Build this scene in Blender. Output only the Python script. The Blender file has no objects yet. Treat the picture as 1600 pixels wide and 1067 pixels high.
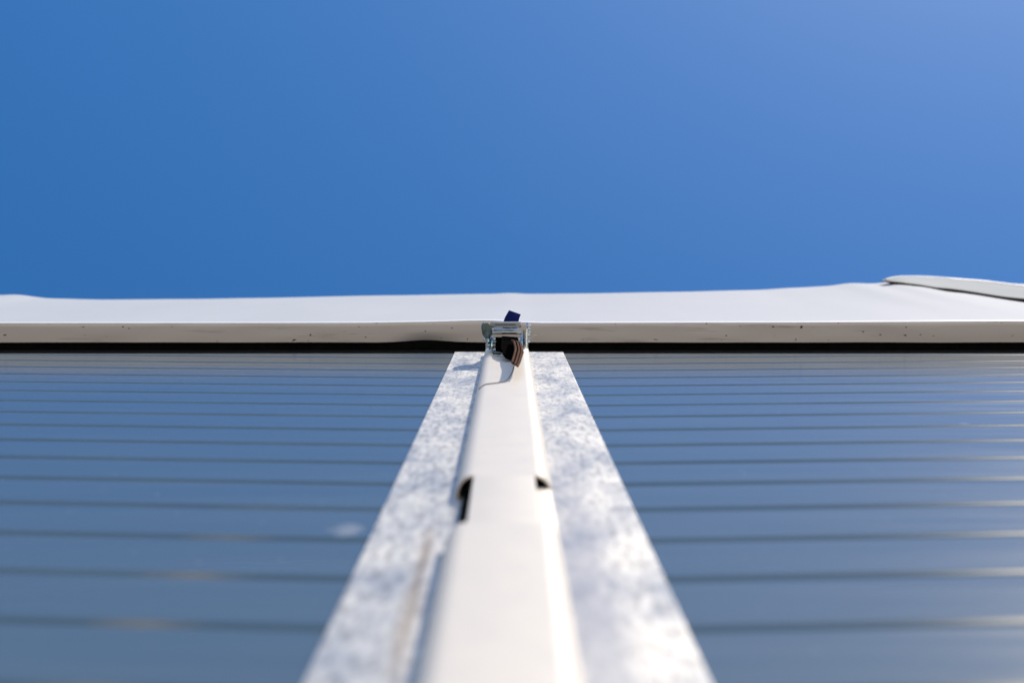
import bpy, bmesh, math, random
from mathutils import Vector, Matrix, noise

C = bpy.context.scene.collection
R = math.radians

# ------------------------------------------------------------------ camera
# x runs along the wall, -y points out of the wall, z is up. The camera sits close to the wall and looks up along it.
CAM = Vector((0.0, -0.22, 0.9))
FPX = 50.0 / 36.0 * 1600.0                       # focal length in photo pixels
zc = Vector((-3.8, 169.5, FPX)).normalized()     # the zenith in the camera's frame (right, up, forward)
xc = Vector((FPX, 0.0, 3.8)).normalized()
yc = Vector((1, 0, 0)).cross(Vector((0, 1, 0)))  # placeholder
def rh(v): return Vector((v.x, v.y, -v.z))       # (right, up, forward) -> blender camera axes (right, up, back)
Zc, Xc = rh(zc), rh(xc)
Xc = (Xc - Zc * Xc.dot(Zc)).normalized()
Yc = Zc.cross(Xc)
rot = Matrix((Xc, Yc, Zc))                       # camera axes -> world
cam = bpy.data.cameras.new('camera')
camo = bpy.data.objects.new('camera', cam)
C.objects.link(camo)
camo.matrix_world = Matrix.Translation(CAM) @ rot.to_4x4()
cam.lens = 50.0
cam.sensor_width = 36.0
cam.clip_start = 0.02
cam.clip_end = 5000.0
cam.dof.use_dof = True
cam.dof.focus_distance = 2.38
cam.dof.aperture_fstop = 4.8
cam.dof.aperture_blades = 0
bpy.context.scene.camera = camo

# ------------------------------------------------------------------ sky, sun, exposure
SUN = Vector((0.68, -1.0, 1.5)).normalized()
elev = math.asin(SUN.z)
world = bpy.data.worlds.new('World')
bpy.context.scene.world = world
world.use_nodes = True
wn = world.node_tree
bg = wn.nodes['Background']
sky = wn.nodes.new('ShaderNodeTexSky')
sky.sky_type = 'NISHITA'
sky.sun_disc = False
sky.sun_elevation = elev
sky.sun_rotation = math.atan2(SUN.x, SUN.y)
sky.altitude = 200
sky.air_density = 1.0
sky.dust_density = 0.45
sky.ozone_density = 1.8
gam = wn.nodes.new('ShaderNodeGamma')
gam.inputs[1].default_value = 1.0
hs = wn.nodes.new('ShaderNodeHueSaturation')
hs.inputs['Saturation'].default_value = 1.36
hs.inputs['Hue'].default_value = 0.5
wn.links.new(sky.outputs[0], gam.inputs[0])
wn.links.new(gam.outputs[0], hs.inputs['Color'])
wn.links.new(hs.outputs[0], bg.inputs[0])
bg.inputs[1].default_value = 0.15
sl = bpy.data.lights.new('sun', 'SUN')
sl.energy = 3.9
sl.angle = R(0.53)
sl.color = (1.0, 0.87, 0.70)
so = bpy.data.objects.new('sun', sl)
C.objects.link(so)
so.rotation_euler = SUN.to_track_quat('Z', 'Y').to_euler()
vs = bpy.context.scene.view_settings
vs.view_transform = 'Standard'
vs.look = 'None'
vs.exposure = 0.2
vs.gamma = 1.0
vs.use_curve_mapping = False

# ------------------------------------------------------------------ helpers
def P(x, u, d):
    """x along the wall, u metres out of the wall, d metres above the camera's height"""
    return Vector((x, -u, CAM.z + d))

def link(name, me, mat, parent=None, smooth=False, origin=None):
    o = bpy.data.objects.new(name, me)
    C.objects.link(o)
    if mat is not None and not me.materials:
        me.materials.append(mat)
    if parent is not None:
        o.parent = parent
    if smooth:
        for p in me.polygons: p.use_smooth = True
    return o

def from_bm(name, bm, mat, parent=None, smooth=False, auto=None):
    bmesh.ops.recalc_face_normals(bm, faces=bm.faces)
    me = bpy.data.meshes.new(name)
    bm.to_mesh(me)
    bm.free()
    if auto is not None:
        for p in me.polygons: p.use_smooth = True
        me.set_sharp_from_angle(angle=R(auto))
    o = link(name, me, mat, parent, smooth)
    if parent is not None:
        o.location = -parent.location
    return o

def tag(o, label=None, cat=None, group=None, kind=None):
    if label: o['label'] = label
    if cat: o['category'] = cat
    if group: o['group'] = group
    if kind: o['kind'] = kind
    return o

def empty(name, loc, label, cat, group=None):
    o = bpy.data.objects.new(name, None)
    o.empty_display_size = 0.05
    C.objects.link(o)
    o.location = loc
    return tag(o, label, cat, group)

def add_box(bm, lo, hi, bevel=0.0, seg=2):
    """box between two world points"""
    lo, hi = Vector(lo), Vector(hi)
    a = Vector((min(lo.x, hi.x), min(lo.y, hi.y), min(lo.z, hi.z)))
    b = Vector((max(lo.x, hi.x), max(lo.y, hi.y), max(lo.z, hi.z)))
    r = bmesh.ops.create_cube(bm, size=1.0)
    vsn = r['verts']
    for v in vsn:
        v.co = Vector((a.x + (v.co.x + .5) * (b.x - a.x), a.y + (v.co.y + .5) * (b.y - a.y), a.z + (v.co.z + .5) * (b.z - a.z)))
    if bevel > 0:
        es = list({e for v in vsn for e in v.link_edges})
        bmesh.ops.bevel(bm, geom=es, offset=bevel, segments=seg, profile=0.5, affect='EDGES')

def add_cyl(bm, a, b, r, n=20, bevel=0.0):
    a, b = Vector(a), Vector(b)
    ax = b - a
    q = ax.to_track_quat('Z', 'Y').to_matrix().to_4x4()
    m = Matrix.Translation((a + b) / 2) @ q
    res = bmesh.ops.create_cone(bm, cap_ends=True, segments=n, radius1=r, radius2=r, depth=ax.length, matrix=m)
    if bevel:
        es = [e for e in {e for v in res['verts'] for e in v.link_edges} if len(e.link_faces) == 2 and any(len(f.verts) > 4 for f in e.link_faces)]
        bmesh.ops.bevel(bm, geom=es, offset=bevel, segments=2, profile=0.5, affect='EDGES')

def add_prism(bm, pts, axis_vec, bevel=0.0):
    """polygon of world points extruded by a vector"""
    v0 = [bm.verts.new(p) for p in pts]
    v1 = [bm.verts.new(Vector(p) + axis_vec) for p in pts]
    n = len(pts)
    fs = [bm.faces.new(v0), bm.faces.new(v1[::-1])]
    for i in range(n):
        fs.append(bm.faces.new((v0[i], v0[(i + 1) % n], v1[(i + 1) % n], v1[i])))
    if bevel:
        es = list({e for f in fs[:2] for e in f.edges})
        bmesh.ops.bevel(bm, geom=es, offset=bevel, segments=2, profile=0.5, affect='EDGES')

def add_tube(bm, pts, r, n=8):
    """round tube along points; r a number or a list"""
    rings = []
    pts = [Vector(p) for p in pts]
    for i, p in enumerate(pts):
        t = (pts[min(i + 1, len(pts) - 1)] - pts[max(i - 1, 0)]).normalized()
        q = t.to_track_quat('Z', 'Y')
        rr = r[i] if isinstance(r, (list, tuple)) else r
        rings.append([bm.verts.new(p + q @ Vector((rr * math.cos(2 * math.pi * k / n), rr * math.sin(2 * math.pi * k / n), 0))) for k in range(n)])
    for a, b in zip(rings, rings[1:]):
        for k in range(n):
            bm.faces.new((a[k], a[(k + 1) % n], b[(k + 1) % n], b[k]))
    bm.faces.new(rings[0]); bm.faces.new(rings[-1])

def cr(p0, p1, p2, p3, t):
    return 0.5 * ((2 * p1) + (p2 - p0) * t + (2 * p0 - 5 * p1 + 4 * p2 - p3) * t * t + (3 * p1 - p0 - 3 * p2 + p3) * t ** 3)
def smooth_path(pts, k=8):
    out = []
    n = len(pts)
    for i in range(n - 1):
        a, b, c, d = pts[max(i - 1, 0)], pts[i], pts[i + 1], pts[min(i + 2, n - 1)]
        for j in range(k): out.append(cr(a, b, c, d, j / k))
    out.append(pts[-1])
    return out

def add_ribbon(bm, centres, widths, th, k=8, slant=0.0):
    """flat webbing: centre points and half-width vectors, with real thickness"""
    cs = smooth_path([Vector(c) for c in centres], k)
    ws = smooth_path([Vector(w) for w in widths], k)
    rows = []
    n = len(cs)
    for i in range(n):
        t = (cs[min(i + 1, n - 1)] - cs[max(i - 1, 0)]).normalized()
        w = ws[i]
        nn = t.cross(w).normalized() * th / 2
        c = cs[i]
        sh = t * slant * (i / (n - 1))
        rows.append([bm.verts.new(q) for q in (c - w + nn - sh, c + nn, c + w + nn + sh, c + w - nn + sh, c - nn, c - w - nn - sh)])
    for a, b in zip(rows, rows[1:]):
        for j in range(6):
            bm.faces.new((a[j], a[(j + 1) % 6], b[(j + 1) % 6], b[j]))
    bm.faces.new(rows[0]); bm.faces.new(rows[-1])

def interp(pts, x):
    """smooth (cosine-free, catmull) interpolation through (x, y) points"""
    if x <= pts[0][0]: return pts[0][1]
    if x >= pts[-1][0]: return pts[-1][1]
    for i in range(len(pts) - 1):
        if pts[i][0] <= x <= pts[i + 1][0]:
            x0, y0 = pts[i]; x1, y1 = pts[i + 1]
            t = (x - x0) / (x1 - x0)
            t = t * t * (3 - 2 * t) * 0.55 + t * 0.45
            return y0 + (y1 - y0) * t

# ------------------------------------------------------------------ materials
def new_mat(name):
    m = bpy.data.materials.new(name)
    m.use_nodes = True
    nt = m.node_tree
    return m, nt, nt.nodes['Principled BSDF']
def N(nt, t, **kw):
    n = nt.nodes.new(t)
    for k, v in kw.items(): setattr(n, k, v)
    return n
def coords(nt, scale=(1, 1, 1)):
    g = N(nt, 'ShaderNodeNewGeometry')
    mp = N(nt, 'ShaderNodeMapping')
    mp.inputs['Scale'].default_value = scale
    nt.links.new(g.outputs['Position'], mp.inputs['Vector'])
    return mp.outputs[0]
def nz(nt, vec, scale, detail=4, rough=0.55):
    n = N(nt, 'ShaderNodeTexNoise')
    n.inputs['Scale'].default_value = scale
    n.inputs['Detail'].default_value = detail
    n.inputs['Roughness'].default_value = rough
    nt.links.new(vec, n.inputs['Vector'])
    return n.outputs['Fac']
def ramp(nt, fac, stops):
    r = N(nt, 'ShaderNodeValToRGB')
    els = r.color_ramp.elements
    while len(els) < len(stops): els.new(0.5)
    for e, (p, c) in zip(els, stops):
        e.position = p
        e.color = (c[0], c[1], c[2], 1) if isinstance(c, (tuple, list)) else (c, c, c, 1)
    nt.links.new(fac, r.inputs[0])
    return r.outputs[0]
def mix(nt, fac, a, b, mode='MIX'):
    m = N(nt, 'ShaderNodeMix', data_type='RGBA', blend_type=mode)
    for s, v in ((0, fac), (6, a), (7, b)):
        if isinstance(v, (int, float)): m.inputs[s].default_value = v
        elif isinstance(v, tuple): m.inputs[s].default_value = (*v, 1)
        else: nt.links.new(v, m.inputs[s])
    return m.outputs[2]
def bump(nt, bsdf, h, strength, dist):
    b = N(nt, 'ShaderNodeBump')
    b.inputs['Strength'].default_value = strength
    b.inputs['Distance'].default_value = dist
    nt.links.new(h, b.inputs['Height'])
    nt.links.new(b.outputs[0], bsdf.inputs['Normal'])
    return b
def setp(b, **kw):
    for k, v in kw.items():
        b.inputs[k.replace('_', ' ')].default_value = (*v, 1) if isinstance(v, tuple) and len(v) == 3 else v

# ground: pale compacted gravel
m_ground, nt, b = new_mat('ground_gravel')
v = coords(nt)
c = ramp(nt, nz(nt, v, 30, 8, .7), [(.3, (.34, .30, .25)), (.7, (.52, .47, .41))])
c = mix(nt, nz(nt, v, .6, 4), c, (.42, .37, .30))
nt.links.new(c, b.inputs['Base Color']); setp(b, Roughness=.95)
bump(nt, b, nz(nt, v, 60, 6, .7), .6, .01)

# cream painted steel
m_cream, nt, b = new_mat('cream_paint')
v = coords(nt)
c = ramp(nt, nz(nt, coords(nt, (1, 1, .25)), 26, 5), [(.3, (.785, .722, .640)), (.65, (.79, .729, .648))])
nt.links.new(c, b.inputs['Base Color']); setp(b, Roughness=.38)
nt.links.new(ramp(nt, nz(nt, v, 40, 4), [(.3, .36), (.7, .42)]), b.inputs['Roughness'])
bump(nt, b, nz(nt, v, 240, 3), .03, .001)

# galvanised steel
m_galv, nt, b = new_mat('galvanised_steel')
v = coords(nt)
vl = coords(nt, (1, 1, .35))
big = nz(nt, vl, 22, 5, .6)
fine = nz(nt, coords(nt, (1, 1, .22)), 165, 6, .68)
vo = N(nt, 'ShaderNodeTexVoronoi'); vo.inputs['Scale'].default_value = 75
nt.links.new(v, vo.inputs['Vector'])
sep = N(nt, 'ShaderNodeSeparateColor'); nt.links.new(vo.outputs['Color'], sep.inputs[0])
c = ramp(nt, big, [(.36, (.38, .405, .44)), (.47, (.53, .535, .54)), (.58, (.66, .65, .63))])
c = mix(nt, .22, c, ramp(nt, sep.outputs[0], [(0, (.36, .39, .44)), (1, (.68, .68, .68))]))
c = mix(nt, .72, c, ramp(nt, fine, [(.40, (.36, .37, .40)), (.49, (.90, .90, .90)), (.60, (1.14, 1.13, 1.10))]), 'MULTIPLY')
# long brown rust run on the near left
rn = nz(nt, coords(nt, (1, 1, .12)), 40, 4, .6)
sepp = N(nt, 'ShaderNodeSeparateXYZ'); g = N(nt, 'ShaderNodeNewGeometry'); nt.links.new(g.outputs['Position'], sepp.inputs[0])
def mth(op, a, b_):
    m = N(nt, 'ShaderNodeMath', operation=op)
    for i, q in enumerate((a, b_)):
        if isinstance(q, (int, float)): m.inputs[i].default_value = q
        else: nt.links.new(q, m.inputs[i])
    return m.outputs[0]
dx = mth('ABSOLUTE', mth('SUBTRACT', sepp.outputs[0], -0.0585), 0)
mk = ramp(nt, mth('ADD', dx, mth('MULTIPLY', mth('SUBTRACT', rn, .5), .010)), [(0.0, 1.0), (.006, 0.0)])
mz = mth('SUBTRACT', 1.0, mth('MULTIPLY', mth('ABSOLUTE', mth('SUBTRACT', sepp.outputs[2], 1.78), 0), 4.5))
mz = ramp(nt, mz, [(0, 0), (.6, .9)])
c = mix(nt, mth('MULTIPLY', mk, mz), c, (.25, .19, .14))
# greyer run beside the right edge of the rail
wx = mth('ABSOLUTE', mth('SUBTRACT', sepp.outputs[0], .049), 0)
wk = ramp(nt, mth('ADD', wx, mth('MULTIPLY', mth('SUBTRACT', nz(nt, coords(nt, (1, 1, .3)), 30, 4), .5), .03)), [(.008, 1.0), (.026, 0.0)])
wz = ramp(nt, mth('MULTIPLY', sepp.outputs[2], .25), [(.46, 1), (.62, 0)])
c = mix(nt, mth('MULTIPLY', mth('MULTIPLY', wk, wz), .75), c, (.30, .32, .38))
nt.links.new(c, b.inputs['Base Color']); setp(b, Metallic=.25, Roughness=.5)
nt.links.new(ramp(nt, big, [(.3, .36), (.7, .6)]), b.inputs['Roughness'])
bump(nt, b, nz(nt, vl, 60, 5, .6), .25, .002)

# dark slate painted cladding
m_slat, nt, b = new_mat('slate_blue_cladding')
v = coords(nt)
c = ramp(nt, nz(nt, coords(nt, (.5, 1, 6)), 6, 6), [(.3, (.085, .125, .16)), (.7, (.105, .145, .18))])
sp = ramp(nt, nz(nt, v, 130, 2, .5), [(.74, 0.0), (.78, .5)])
c = mix(nt, sp, c, (.45, .45, .43))
for q, r in (((-.122, .003, 1.958), .017), ((.534, .003, 2.557), .007), ((.61, .003, 3.25), .006), ((-.30, .003, 3.24), .006)):   # dried splashes
    gg = N(nt, 'ShaderNodeNewGeometry')
    vm = N(nt, 'ShaderNodeVectorMath', operation='SUBTRACT'); vm.inputs[1].default_value = q
    nt.links.new(gg.outputs['Position'], vm.inputs[0])
    v2 = N(nt, 'ShaderNodeVectorMath', operation='MULTIPLY'); v2.inputs[1].default_value = (1, 1, .55)
    nt.links.new(vm.outputs[0], v2.inputs[0])
    ln = N(nt, 'ShaderNodeVectorMath', operation='LENGTH'); nt.links.new(v2.outputs[0], ln.inputs[0])
    ad = N(nt, 'ShaderNodeMath', operation='MULTIPLY_ADD'); nt.links.new(nz(nt, v, 90, 4), ad.inputs[0]); ad.inputs[1].default_value = r * 1.4; nt.links.new(ln.outputs['Value'], ad.inputs[2])
    sb = N(nt, 'ShaderNodeMath', operation='DIVIDE'); nt.links.new(ad.outputs[0], sb.inputs[0]); sb.inputs[1].default_value = r * 2
    c = mix(nt, ramp(nt, sb.outputs[0], [(.5, .42), (.8, 0)]), c, (.55, .54, .52))
nt.links.new(c, b.inputs['Base Color']); setp(b, Roughness=.2, IOR=1.5)
nt.links.new(ramp(nt, nz(nt, coords(nt, (.3, 1, 3)), 9, 5), [(.3, .11), (.7, .17)]), b.inputs['Roughness'])
bump(nt, b, nz(nt, coords(nt, (.35, 1, 1)), 7, 4), .06, .008)

m_groove, nt, b = new_mat('dusty_groove_glints')
v = coords(nt)
c = ramp(nt, nz(nt, coords(nt, (.4, 1, 4)), 12, 5), [(.3, (.060, .102, .155)), (.7, (.080, .130, .188))])
# pale glints of bounced sunlight painted into the near left grooves
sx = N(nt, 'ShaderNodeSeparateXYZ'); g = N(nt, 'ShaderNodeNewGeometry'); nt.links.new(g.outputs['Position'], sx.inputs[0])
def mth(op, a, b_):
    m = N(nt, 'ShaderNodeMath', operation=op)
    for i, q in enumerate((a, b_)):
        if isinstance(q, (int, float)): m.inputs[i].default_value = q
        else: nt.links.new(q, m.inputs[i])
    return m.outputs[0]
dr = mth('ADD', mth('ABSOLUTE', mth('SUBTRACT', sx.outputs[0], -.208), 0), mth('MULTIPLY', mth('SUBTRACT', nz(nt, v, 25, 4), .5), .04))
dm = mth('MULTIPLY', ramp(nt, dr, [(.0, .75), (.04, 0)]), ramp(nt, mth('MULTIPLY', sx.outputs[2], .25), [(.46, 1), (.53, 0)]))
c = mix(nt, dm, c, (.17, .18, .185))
nt.links.new(c, b.inputs['Base Color']); setp(b, Roughness=.27, Specular_IOR_Level=.0022)

# white pvc membrane
def membrane(name, base, rough, dirt):
    m, nt, b = new_mat(name)
    v = coords(nt)
    c = ramp(nt, nz(nt, coords(nt, (1, 1, .3)), 5, 5), [(.3, tuple(q * .95 for q in base)), (.7, base)])
    if dirt:
        d1 = ramp(nt, nz(nt, coords(nt, (.55, 1, 1)), 120, 2, .5), [(.70, 0.0), (.735, 1.0)])
        d2 = ramp(nt, nz(nt, coords(nt, (.08, 1, 1)), 90, 3, .55), [(.60, 0.0), (.72, .45)])
        c = mix(nt, d2, c, (.36, .27, .22))
        c = mix(nt, d1, c, (.05, .04, .035))
    nt.links.new(c, b.inputs['Base Color']); setp(b, Roughness=rough, Specular_IOR_Level=.06)
    bump(nt, b, nz(nt, v, 300, 3), .1, .0008)
    return m
m_tarp = membrane('white_membrane', (.515, .54, .595), .75, False)
m_bright_edge = membrane('bright_edge', (.90, .90, .90), .35, False)
m_hem = membrane('hem_membrane', (.76, .715, .68), .6, True)

m_black, nt, b = new_mat('black_rubber_and_shade')  # rubber black, also used where shade is painted as black strips
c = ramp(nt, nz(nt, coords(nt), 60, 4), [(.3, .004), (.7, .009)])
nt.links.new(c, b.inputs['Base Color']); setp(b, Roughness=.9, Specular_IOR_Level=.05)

m_zinc, nt, b = new_mat('zinc_plated_steel')
v = coords(nt)
c = ramp(nt, nz(nt, v, 120, 4), [(.3, (.33, .39, .41)), (.7, (.72, .77, .79))])
nt.links.new(c, b.inputs['Base Color']); setp(b, Metallic=1.0, Roughness=.22)
nt.links.new(ramp(nt, nz(nt, v, 70, 3), [(.3, .05), (.7, .17)]), b.inputs['Roughness'])

m_dzinc, nt, b = new_mat('dark_zinc_steel')  # darker zinc copy; the ear's reflection of the dark wall is its colour
c = ramp(nt, nz(nt, coords(nt), 90, 4), [(.3, (.07, .11, .12)), (.7, (.15, .20, .21))])
nt.links.new(c, b.inputs['Base Color']); setp(b, Metallic=1.0, Roughness=.2)

m_alu, nt, b = new_mat('aluminium_trim')
c = ramp(nt, nz(nt, coords(nt, (.1, 1, 1)), 18, 5), [(.3, (.36, .385, .405)), (.7, (.46, .485, .50))])
nt.links.new(c, b.inputs['Base Color']); setp(b, Roughness=.8, Specular_IOR_Level=.03)

def webbing(name, a, bcol):
    m, nt, b = new_mat(name)
    v = coords(nt)
    w = N(nt, 'ShaderNodeTexWave', wave_type='BANDS', bands_direction='DIAGONAL')
    w.inputs['Scale'].default_value = 260; w.inputs['Distortion'].default_value = 2
    nt.links.new(v, w.inputs['Vector'])
    c = ramp(nt, w.outputs['Fac'], [(.2, a), (.8, bcol)])
    c = mix(nt, nz(nt, v, 60, 4), c, tuple(q * .7 for q in a))
    nt.links.new(c, b.inputs['Base Color']); setp(b, Roughness=1.0, Specular_IOR_Level=.002)
    bump(nt, b, w.outputs['Fac'], .5, .0006)
    return m
m_blue = webbing('blue_webbing', (.012, .018, .11), (.018, .03, .16))
m_brown = webbing('brown_webbing', (.10, .058, .045), (.25, .155, .125))
m_dark = webbing('dark_webbing', (.003, .003, .003), (.006, .005, .005))
m_thread, nt, b = new_mat('thread')
c = ramp(nt, nz(nt, coords(nt), 200, 3), [(.3, (.45, .38, .30)), (.7, (.62, .56, .48))])
nt.links.new(c, b.inputs['Base Color']); setp(b, Roughness=.9)

m_thread_shadow, nt, b = new_mat('thread_shadow_dark')
c = ramp(nt, nz(nt, coords(nt), 200, 3), [(.3, (.06, .05, .05)), (.7, (.11, .095, .09))])
nt.links.new(c, b.inputs['Base Color']); setp(b, Roughness=.9)

# ------------------------------------------------------------------ ground
bm = bmesh.new()
bmesh.ops.create_grid(bm, x_segments=8, y_segments=8, size=600)
tag(from_bm('ground', bm, m_ground), kind='structure')

# ------------------------------------------------------------------ cladding: sloping boards on both sides of the post
PITCH, TOPD, FACE = 0.116, 2.632, -0.003
XIN, XOUT = 0.06, 3.2
def slat_profile():
    """(height within the board, distance out of the wall): half groove, flat, half groove"""
    g, dep, gap = 0.0095, 0.0012, 0.0005
    pts = []
    for i in range(5):
        t = i / 4
        pts.append((gap + (g - gap) * t, FACE - dep * (0.5 + 0.5 * math.cos(math.pi * t))))
    pts += [(g + .0025, FACE), (PITCH - g - .0025, FACE)]
    for i in range(5):
        t = i / 4
        pts.append((PITCH - g + (g - gap) * t, FACE - dep * (0.5 - 0.5 * math.cos(math.pi * t))))
    return pts
PROF = slat_profile()
def slat_bm(sign, m):
    bm = bmesh.new()
    prof = PROF + [(PITCH - .0004, -.03), (.0004, -.03)]
    rows = []
    for ax in (XIN, XOUT):
        rows.append([bm.verts.new((sign * ax, -u, z + m * ax)) for z, u in prof])
    n = len(prof)
    for k in range(n):
        bm.faces.new((rows[0][k], rows[0][(k + 1) % n], rows[1][(k + 1) % n], rows[1][k]))
    bm.faces.new(rows[0]); bm.faces.new(rows[1])
    return bm
def finish(bm, name):
    bmesh.ops.recalc_face_normals(bm, faces=bm.faces)
    me = bpy.data.meshes.new(name)
    bm.to_mesh(me); bm.free()
    for p in me.polygons: p.use_smooth = True
    me.set_sharp_from_angle(angle=R(50))
    me.materials.append(m_slat)
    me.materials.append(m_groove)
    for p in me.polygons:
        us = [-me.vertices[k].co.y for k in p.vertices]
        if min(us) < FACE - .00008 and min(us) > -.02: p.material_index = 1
    return me
def clip(bm, z, upper):
    geom = list(bm.verts) + list(bm.edges) + list(bm.faces)
    r = bmesh.ops.bisect_plane(bm, geom=geom, plane_co=(0, 0, z), plane_no=(0, 0, 1), clear_outer=upper, clear_inner=not upper)
    es = [e for e in r['geom_cut'] if isinstance(e, bmesh.types.BMEdge)]
    if es: bmesh.ops.holes_fill(bm, edges=[e for e in bm.edges if e.is_boundary])
def cladding(sign, m, label):
    root = empty('cladding_wall', (sign * 1.6, 0, 0.06), label, 'wall', None)
    shared = finish(slat_bm(sign, m), 'slat')
    k = 0
    k0 = -4
    k1 = 24
    for k in range(k0, k1):
        d0 = 2.403 - PITCH * k                   # joint above this board, at the post
        zb = CAM.z + d0 - PITCH                  # its lower joint
        top = CAM.z + TOPD
        if zb + m * XIN > top - .004: continue
        if zb + PITCH + m * XOUT < 0.07: continue
        if zb + PITCH + m * XOUT > top or zb + m * XIN < 0.06:
            bm = slat_bm(sign, m)
            if zb + PITCH + m * XOUT > top: clip(bm, top - zb, True)
            if zb + m * XIN < 0.06: clip(bm, 0.06 - zb, False)
            if not bm.faces: bm.free(); continue
            me = finish(bm, 'slat')
        else:
            me = shared
        o = link('slat', me, None, root)
        o.location = Vector((0, 0, zb)) - root.location
    return root
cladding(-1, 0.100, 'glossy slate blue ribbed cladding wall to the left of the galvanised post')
cladding(1, 0.085, 'glossy slate blue ribbed cladding wall to the right of the galvanised post')

# ------------------------------------------------------------------ post: galvanised plate with the cream cover rail
post = empty('wall_post', (0, 0, 0.0), 'upright galvanised post strip with a cream painted cover rail down its middle', 'post')
bm = bmesh.new()
add_box(bm, P(-.1017, .0, -CAM.z + .0), P(.0993, -.0028, 2.63), .0006, 2)
from_bm('backing_plate', bm, m_galv, post)

RX, RT, TH = -0.0045, 0.020, 0.0018
def rail_profile(flat_only=False):
    fh, bh = 0.0255, 0.0405
    right = []
    for i in range(9):
        a = math.pi / 2 * i / 8
        right.append((fh + (bh - fh) * math.sin(a) ** 1.0, RT - RT * .93 * (1 - math.cos(a)) ** 1.05))
    right.append((bh + .0004, 0.0006))
    if flat_only:
        right = [(0.0236, RT), (0.0250, RT - .0004), (0.0255, RT - .0014), (0.0255, .0110), (0.0262, .0100), (0.0375, .0088), (0.0392, .0074), (0.0396, .0006)]
    left = [(-x, u) for x, u in right[::-1]]
    if flat_only: left = [(-.0255, .0006), (-.0255, RT - .0014), (-.0250, RT - .0004), (-.0236, RT)]
    return left + right
def rail(name, d0, d1, flat_only=False, cols=1):
    prof = rail_profile(flat_only)
    n = len(prof)
    inner = []
    for i, (x, u) in enumerate(prof):
        a, c2 = prof[max(i - 1, 0)], prof[min(i + 1, n - 1)]
        t = Vector((c2[0] - a[0], c2[1] - a[1])).normalized()
        inner.append((x + t.y * TH, u - t.x * TH))
    ring = prof + inner[::-1]
    bm = bmesh.new()
    rows = []
    for d in (d0, d1):
        rows.append([bm.verts.new(P(RX + x, max(u, .0004), d)) for x, u in ring])
    m = len(ring)
    for k in range(m):
        bm.faces.new((rows[0][k], rows[0][(k + 1) % m], rows[1][(k + 1) % m], rows[1][k]))
    for row in rows:                              # end caps as a strip so the profile stays open
        for k in range(n - 1):
            bm.faces.new((row[k], row[k + 1], row[m - 2 - k], row[m - 1 - k]))
    return bm
D_N0, D_N1 = 0.975, 1.166
from_bm('cover_rail', rail('r', D_N1, 2.55), m_cream, post, auto=40)
from_bm('cover_rail', rail('r', -CAM.z + .02, D_N0), m_cream, post, auto=40)
bm = rail('r', D_N0, D_N1, True)
from_bm('rail_bridge', bm, m_cream, post, auto=40)
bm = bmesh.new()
add_box(bm, P(RX - .0345, .0004, D_N0 - .03), P(RX - .0262, .0030, D_N1 + .02), .0005)  # black strip laid in for the dark shadow slot beside the bridge
from_bm('joint_shade', bm, m_black, post)

# ------------------------------------------------------------------ eave beam with its black seal, in the gap under the membrane
beam = empty('eave_seal', (0, .07, CAM.z + 2.66), 'black rubber seal strip in the shaded gap between cladding and white membrane', 'seal')
bm = bmesh.new()
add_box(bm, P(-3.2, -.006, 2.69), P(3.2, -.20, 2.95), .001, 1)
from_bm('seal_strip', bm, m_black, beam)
bm = bmesh.new()
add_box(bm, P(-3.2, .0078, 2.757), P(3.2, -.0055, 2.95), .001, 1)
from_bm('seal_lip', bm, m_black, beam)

# ------------------------------------------------------------------ roof membrane
HD, TD = 2.75, 4.0                               # height of the hem and of the top fold above the camera
def px(x, d): return 796.2 + x / d * FPX
def u_of(y, d): return 0.22 - (y - 364.0) * d / FPX
TOPLINE = [(-1400, 462), (-700, 470), (-200, 463), (0, 461), (25, 460), (75, 466), (160, 468), (300, 467), (400, 465.5), (600, 461.5), (770, 459), (795, 457.5), (825, 459),
           (900, 458.5), (1050, 456), (1180, 453), (1240, 449.5), (1290, 447), (1330, 442), (1365, 443), (1385, 440.5), (1420, 444), (1470, 453), (1600, 471.5), (1800, 486), (2400, 490), (3200, 486)]
HEMOUT = [(-1600, 506), (0, 505.5), (420, 505.3), (560, 505), (660, 503.6), (740, 501.4), (775, 501.2), (800, 503.5), (835, 505.3), (1200, 504.5), (1600, 502.5), (3400, 500)]
def smooth_fn(pts, x, r):
    return sum(interp(pts, x + r * k / 3) for k in range(-3, 4)) / 7
def hem_u(x): return u_of(smooth_fn(HEMOUT, px(x, HD), 22), HD)
def top_u(x): return u_of(smooth_fn(TOPLINE, px(x, TD), 9), TD)
tarp = empty('roof_membrane', (0, 0, CAM.z + HD), 'white membrane fascia and roof sheet with a beige hem above the cladding', 'tarpaulin')
XS = [-3.2 + .016 * i for i in range(401)]
def sheet(name, rows, mat, th=0.0):
    bm = bmesh.new()
    vr = [[bm.verts.new(p) for p in r] for r in rows]
    for a, c2 in zip(vr, vr[1:]):
        for k in range(len(a) - 1):
            bm.faces.new((a[k], a[k + 1], c2[k + 1], c2[k]))
    if th:
        bmesh.ops.recalc_face_normals(bm, faces=bm.faces)
        bmesh.ops.solidify(bm, geom=list(bm.faces), thickness=th)
    return from_bm(name, bm, mat, tarp, auto=60)
def wob(x, z, s): return noise.noise(Vector((x * 2.2, z * 1.6, s)))
def fas(x, t):
    """distance out of the wall at fraction t of the fascia's height"""
    e = t * t * (3 - 2 * t) * .5 + t * .5
    a = hem_u(x) * (1 - e) + top_u(x) * e
    w = math.sin(math.pi * t)
    return a - .004 * w + .004 * w * wob(x, t * 1.2, 3.1)
WT = 0.045
rows = []
for d in (0.0, WT * .5, WT):
    rows.append([P(x, fas(x, d / (TD - HD)) + .0008, HD + .0025 + d) for x in XS])
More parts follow.
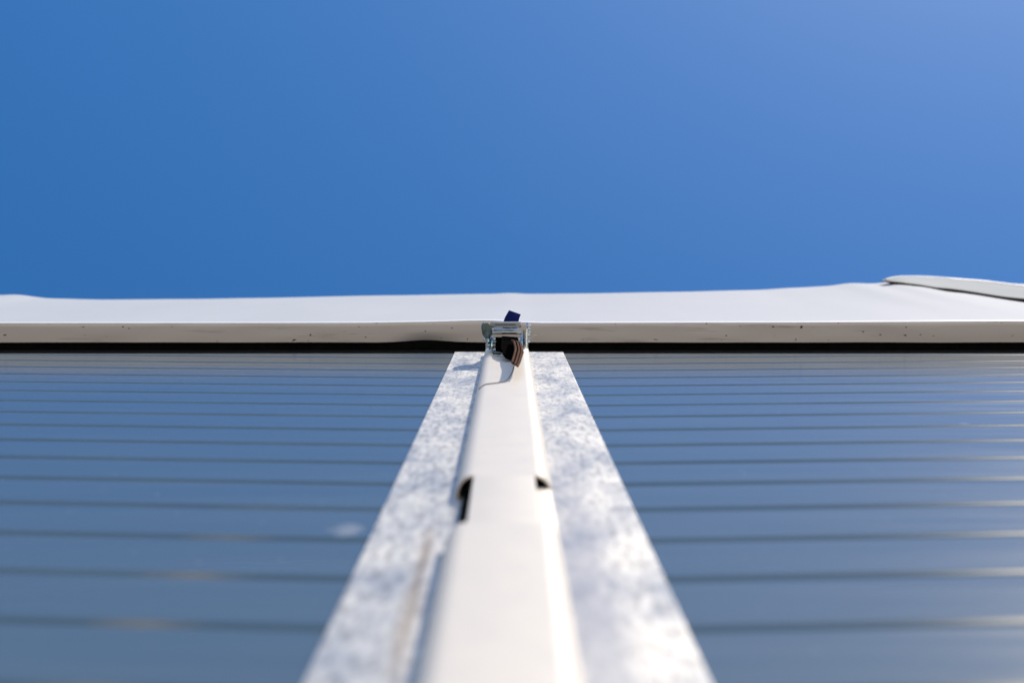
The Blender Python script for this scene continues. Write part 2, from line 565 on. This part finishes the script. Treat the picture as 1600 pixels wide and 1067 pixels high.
sheet('bright_edge', rows, m_bright_edge)  # white colour paints the bright lit line along the hem edge
rows = []
for i in range(25):
    t = (WT + .0005) / (TD - HD) + (1 - (WT + .0005) / (TD - HD)) * i / 24
    rows.append([P(x, fas(x, t), HD + t * (TD - HD)) for x in XS])
for a in (20, 45, 70, 90):                        # the fold over the top, then the roof running back
    rr = .05
    rows.append([P(x, top_u(x) - rr * (1 - math.cos(R(a))), TD + rr * math.sin(R(a)) + HD * 0) for x in XS])
sheet('fascia', rows, m_tarp)
rows = []
for i in range(6):
    rows.append([P(x, top_u(x) - .052 - i * .7, TD + .052 + .14 * i - .0 + .02 * wob(x, i, 8)) for x in XS])
sheet('roof_sheet', rows, m_tarp)
# hem: the turned-under edge, seen from below
rows = []
NR = 10
for i in range(NR + 1):
    t = i / NR
    r = []
    for x in XS:
        g = math.exp(-((x + .165) / .052) ** 2)
        uo, ui = hem_u(x), 0.0085 + .0040 * g + .0006 * wob(x * 3, 0, 5)
        u = uo + (ui - uo) * t
        z = HD + .0025 * max(0, 1 - t * NR) + .009 * g * max(0, (t - .5) / .5) ** 1.6 + .0016 * noise.noise(Vector((x * 9, t * 1.5, 2)))
        r.append(P(x, u, z))
    rows.append(r)
sheet('hem', rows, m_hem)

# ------------------------------------------------------------------ trim along the roof edge, upper right
trim = empty('roof_trim', P(1.3, .1, 3.95), 'pale grey edge flap with a black strip for its shaded underside, sloping down along the right roof edge', 'trim')
TT = [(1378, 437.5), (1384, 434.5), (1403, 431.4), (1436, 432), (1512, 438.4), (1600, 447), (1800, 466), (2300, 474)]
TB = [(1378, 438.5), (1384, 438.5), (1403, 440), (1425, 443), (1469, 449.2), (1600, 466), (1800, 487), (2300, 497)]
TK = [(1378, 439.0), (1390, 442), (1403, 447), (1425, 453.5), (1469, 463), (1600, 480.5), (1800, 503), (2300, 513)]
def band(mat, name, top, bot, d, depth, lift=0.0):
    bm = bmesh.new()
    rings = []
    X = 1378.0
    while X <= 2300:
        x = (X - 796.2) * d / FPX
        a, c2 = u_of(smooth_fn(top, X, 5), d), u_of(smooth_fn(bot, X, 5), d)
        cu, hu = (a + c2) / 2, max((a - c2) / 2, .0006)
        ring = []
        for k in range(14):
            q = 2 * math.pi * k / 14
            ring.append(bm.verts.new(P(x, cu + hu * math.cos(q), d + depth * math.sin(q))))
        rings.append(ring)
        X += 6 if X < 1480 else 24
    for a, c2 in zip(rings, rings[1:]):
        for k in range(14):
            bm.faces.new((a[k], a[(k + 1) % 14], c2[(k + 1) % 14], c2[k]))
    bm.faces.new(rings[0]); bm.faces.new(rings[-1])
    return from_bm(name, bm, mat, trim, auto=60)
bm = bmesh.new()
secs = []
X = 1378.0
while X <= 2300:
    x = (X - 796.2) * 3.93 / FPX
    f = min(1.0, max(0.0, (X - 1376) / 110)); f = f * f * (3 - 2 * f)
    sec = []
    for k in range(9):                            # out face from the lower lip to the top fold
        t = k / 8
        dd = 3.93 + .62 * f * t + .004 * t
        y = smooth_fn(TB, X, 5) * (1 - t) + smooth_fn(TT, X, 5) * t
        sec.append((u_of(y, dd) + .004 * f * math.sin(math.pi * t), dd))
    back = [(u - .022 * f - .002, dd + .004) for u, dd in sec[::-1]]
    secs.append([bm.verts.new(P(x * (1 + (dd - 3.93) / 3.93), u, dd)) for u, dd in sec + back])
    X += 6 if X < 1490 else 24
for a, c2 in zip(secs, secs[1:]):
    for k in range(18):
        bm.faces.new((a[k], a[(k + 1) % 18], c2[(k + 1) % 18], c2[k]))
bm.faces.new(secs[0]); bm.faces.new(secs[-1])
from_bm('edge_flap', bm, m_alu, trim, auto=50)
bm = bmesh.new()
rim = []
X = 1384.0
while X <= 2300:
    f = min(1.0, max(0.0, (X - 1376) / 110)); f = f * f * (3 - 2 * f)
    dd = 3.93 + .62 * f + .004
    rim.append(P((X - 796.2) * dd / FPX, u_of(smooth_fn(TT, X, 5), dd) - .0015, dd - .004))
    X += 12
add_tube(bm, rim, [.002 + .0045 * min(1, k / 8) for k in range(len(rim))], 10)
from_bm('rim', bm, m_bright_edge, trim, auto=60)
band(m_black, 'undershade', TB, TK, 3.915, .020)  # black strip standing for the shade under the flap

# ------------------------------------------------------------------ ratchet tensioner on the rail
RC, RB, RD = -0.0045, RT, 2.36                   # centre line, rail face, height of its lower end
def Q(x, u, d): return P(RC + x * 1.06, RB + u * .88, RD + d)
rat = empty('tension_ratchet', Q(0, .0005, 0), 'zinc plated strap ratchet with open handle fixed on the cream rail under the hem', 'ratchet')
# frame: base strip and two side plates
bm = bmesh.new()
add_box(bm, Q(-.0215, .0006, -.06), Q(.0215, .0030, .15), .0006)
from_bm('base_strip', bm, m_zinc, rat, auto=35)
for s in (-1, 1):
    bm = bmesh.new()
    pts = [Q(s * .0225, .0006, .0), Q(s * .0225, .014, -.004), Q(s * .0225, .029, .010), Q(s * .0225, .035, .035), Q(s * .0225, .033, .075), Q(s * .0225, .018, .12), Q(s * .0225, .0006, .15)]
    add_prism(bm, pts, Vector((s * .0025, 0, 0)), .0005)
    from_bm('side_plate', bm, m_zinc, rat, auto=35)
    # ratchet wheel next to the side plate
    bm = bmesh.new()
    cz = Q(s * .0262, .022, .045)
    ring = []
    for k in range(26):
        a = 2 * math.pi * k / 26
        r = .0165 if k % 2 else .0125
        ring.append(cz + Vector((0, -r * math.cos(a), r * math.sin(a + .12))))
    add_prism(bm, ring, Vector((s * .0022, 0, 0)))
    from_bm('ratchet_wheel', bm, m_dzinc, rat, auto=30)
# spindle halves
for k, (u, dd) in enumerate(((.0185, .043), (.0115, .043))):
    bm = bmesh.new()
    add_cyl(bm, Q(-.034, u, dd), Q(.034, u, dd), .0062 if k == 0 else .0055, 20, .0006)
    from_bm('spindle', bm, m_zinc, rat, auto=35)
# pawl bar: sheet bent across the frame, the bright ridges under the grip
bm = bmesh.new()
pp = [(.0385, .030), (.0425, .026), (.0445, .034), (.0425, .075), (.0395, .075), (.0405, .036)]
add_prism(bm, [Q(-.0215, u, d) for u, d in pp], Vector((.043, 0, 0)), .0006)
add_cyl(bm, Q(-.0225, .0375, .030), Q(.0225, .0375, .030), .0032, 16)
from_bm('pawl', bm, m_zinc, rat, auto=35)
# handle: two cheeks bent outwards and the grip across the top
handle = None
for s in (-1, 1):
    hd = bmesh.new()
    flare = .0065 if s < 0 else .001
    outline = [(.008, .030), (.014, .024), (.024, .022), (.036, .020), (.046, .018), (.052, .020), (.0545, .030), (.0535, .075), (.040, .085), (.022, .075), (.010, .055)]
    v0, v1 = [], []
    for u, d in outline:
        f = flare * max(0, (u - .024) / .028) ** 1.2
        v0.append(hd.verts.new(Q(s * (.0300 + f), u, d)))
        v1.append(hd.verts.new(Q(s * (.0322 + f), u, d)))
    n = len(outline)
    hd.faces.new(v0); hd.faces.new(v1[::-1])
    for k in range(n): hd.faces.new((v0[k], v0[(k + 1) % n], v1[(k + 1) % n], v1[k]))
    cheek = from_bm('handle_cheek', hd, m_zinc, rat, auto=30)
    if s < 0: handle = cheek
# folded ear of the left cheek
bm = bmesh.new()
ear = [(-.0350, .0570), (-.0400, .0545), (-.0405, .0480), (-.0385, .0350), (-.0340, .0270), (-.0290, .0265), (-.0235, .0330), (-.0225, .0420), (-.0255, .0520), (-.0300, .0570)]
add_prism(bm, [Q(x, u, .010) for x, u in ear], Vector((0, 0, .003)), .0007)
e = from_bm('ear', bm, m_dzinc, handle, auto=30); e.location = (0, 0, 0)
bm = bmesh.new()
add_box(bm, Q(-.0265, .0490, .020), Q(.0215, .0580, .026), .0012)
grip = from_bm('grip', bm, m_alu, rat, auto=30)
bm = bmesh.new()
add_box(bm, Q(-.0190, .0527, .0192), Q(.0140, .0540, .0200), .0002, 1)
g2 = from_bm('grip_slot', bm, m_black, grip); g2.location = (0, 0, 0)
bm = bmesh.new()
add_box(bm, Q(-.0255, .0445, .060), Q(.0225, .0560, .064), .001)
from_bm('rear_grip', bm, m_zinc, rat, auto=30)
# pins and bolts
for s, u, d in ((1, .050, .012), (1, .036, .03), (-1, .022, .045), (1, .022, .045)):
    bm = bmesh.new()
    add_cyl(bm, Q(s * .0322, u, d), Q(s * .0375, u, d), .0042, 14, .0008)
    from_bm('pin', bm, m_zinc, rat, auto=35)
bm = bmesh.new()
add_cyl(bm, Q(-.014, .0006, -.045), Q(-.014, .0040, -.045), .0085, 18, .001)
add_cyl(bm, Q(-.014, .0040, -.045), Q(-.014, .0078, -.045), .0058, 6, .0006)
from_bm('base_bolt', bm, m_dzinc, rat, auto=35)

# dark webbing wound on the spindle
bm = bmesh.new()
cs, ws = [], []
turns = 2.6
for i in range(40):
    a = i / 39 * turns * 2 * math.pi
    r = .0070 + .0024 * i / 39 * turns
    cs.append(Q(.001 * math.sin(i), .0150 + r * math.cos(a), .040 + 1.5 * r * math.sin(a)))
    ws.append(Vector((.0185, 0, 0)))
add_ribbon(bm, cs, ws, .0014, 2)
tag(from_bm('strap_roll', bm, m_dark, auto=40), 'dark webbing wound tightly on the spindle inside the zinc ratchet', 'strap')

# brown tail hanging towards the camera
bm = bmesh.new()
cs = [P(.0105, .0440, 2.315), P(.0125, .0460, 2.25), P(.0135, .0455, 2.18), P(.0140, .0440, 2.12), P(.0120, .0425, 2.06), P(.0095, .0412, 1.99), P(.0070, .0410, 1.935)]
w = [Vector((.0080, .002, .003)), Vector((.0072, .0035, .006)), Vector((.0068, .0045, .007)), Vector((.0064, .0042, .006)), Vector((.0060, .0036, .004)), Vector((.0058, .0034, .006)), Vector((.0052, .0036, .006))]
add_ribbon(bm, cs, w, .0022, 6, .004)
tail = tag(from_bm('webbing_tail', bm, m_brown, auto=40), 'frayed brown webbing tail hanging out of the zinc ratchet over the cream rail', 'strap')
for off, wd in ((-.42, .16), (.30, .10)):
    bm = bmesh.new()
    add_ribbon(bm, [c + q * off for c, q in zip(cs, w)], [q * wd for q in w], .0030, 6)
    from_bm('stripe', bm, m_dark, tail, auto=40)
bm = bmesh.new()
cs = [P(.000, .044, 2.40), P(-.001, .041, 2.33), P(-.003, .035, 2.28), P(-.002, .029, 2.235), P(.001, .0235, 2.205)]
w = [Vector((.013, .001, 0)), Vector((.0125, .001, 0)), Vector((.0110, .002, .002)), Vector((.0090, .003, .003)), Vector((.007, .0025, .004))]
add_ribbon(bm, cs, w, .0024, 6, .003)
tag(from_bm('shade_fold', bm, m_dark, auto=40), 'near-black fold drawn as the shade below the ratchet spindle left of the brown tail', 'strap')  # near-black ribbon modelled in for the shade under the ratchet

# blue strap end standing up out of the ratchet
bm = bmesh.new()
cs = [P(.001, .056, 2.435), P(.002, .064, 2.438), P(.0040, .0730, 2.445), P(.0090, .0825, 2.46)]
w = [Vector((.0130, 0, 0)), Vector((.0130, .001, .002)), Vector((.0120, .002, .004)), Vector((.0102, .0038, .004))]
add_ribbon(bm, cs, w, .0016, 6)
tag(from_bm('strap_end', bm, m_blue, auto=40), 'short navy blue strap end standing up out of the ratchet against the white membrane', 'strap')

# threads
def thread(name, pts, r, label, mat):
    bm = bmesh.new()
    add_tube(bm, smooth_path([Vector(p) for p in pts], 6), r, 6)
    return tag(from_bm(name, bm, mat, auto=60), label, 'thread')
thread('loose_thread', [Q(.030, .024, .03), Q(.034, .0265, .02), Q(.0395, .029, .016), Q(.0425, .033, .016), Q(.0475, .0325, .012), Q(.052, .036, .012)], .0008,
       'pale frayed thread sticking out to the right of the zinc ratchet', m_thread)
thread('thread_shadow', [P(.0065, .0395, 1.94), P(.0035, .031, 1.925), P(-.004, .0222, 1.905), P(-.015, .0213, 1.885), P(-.026, .0212, 1.872), P(-.033, .0205, 1.866), P(-.040, .0168, 1.850)], .0007,
       'thin dark strand drawn as the cast shadow of a thread from the brown webbing tail across the cream rail', m_thread_shadow)  # dark strand modelled in place of a thread's cast shadow

sc = bpy.context.scene
sc.render.engine = 'CYCLES'
sc.cycles.max_bounces = 8
sc.cycles.diffuse_bounces = 5
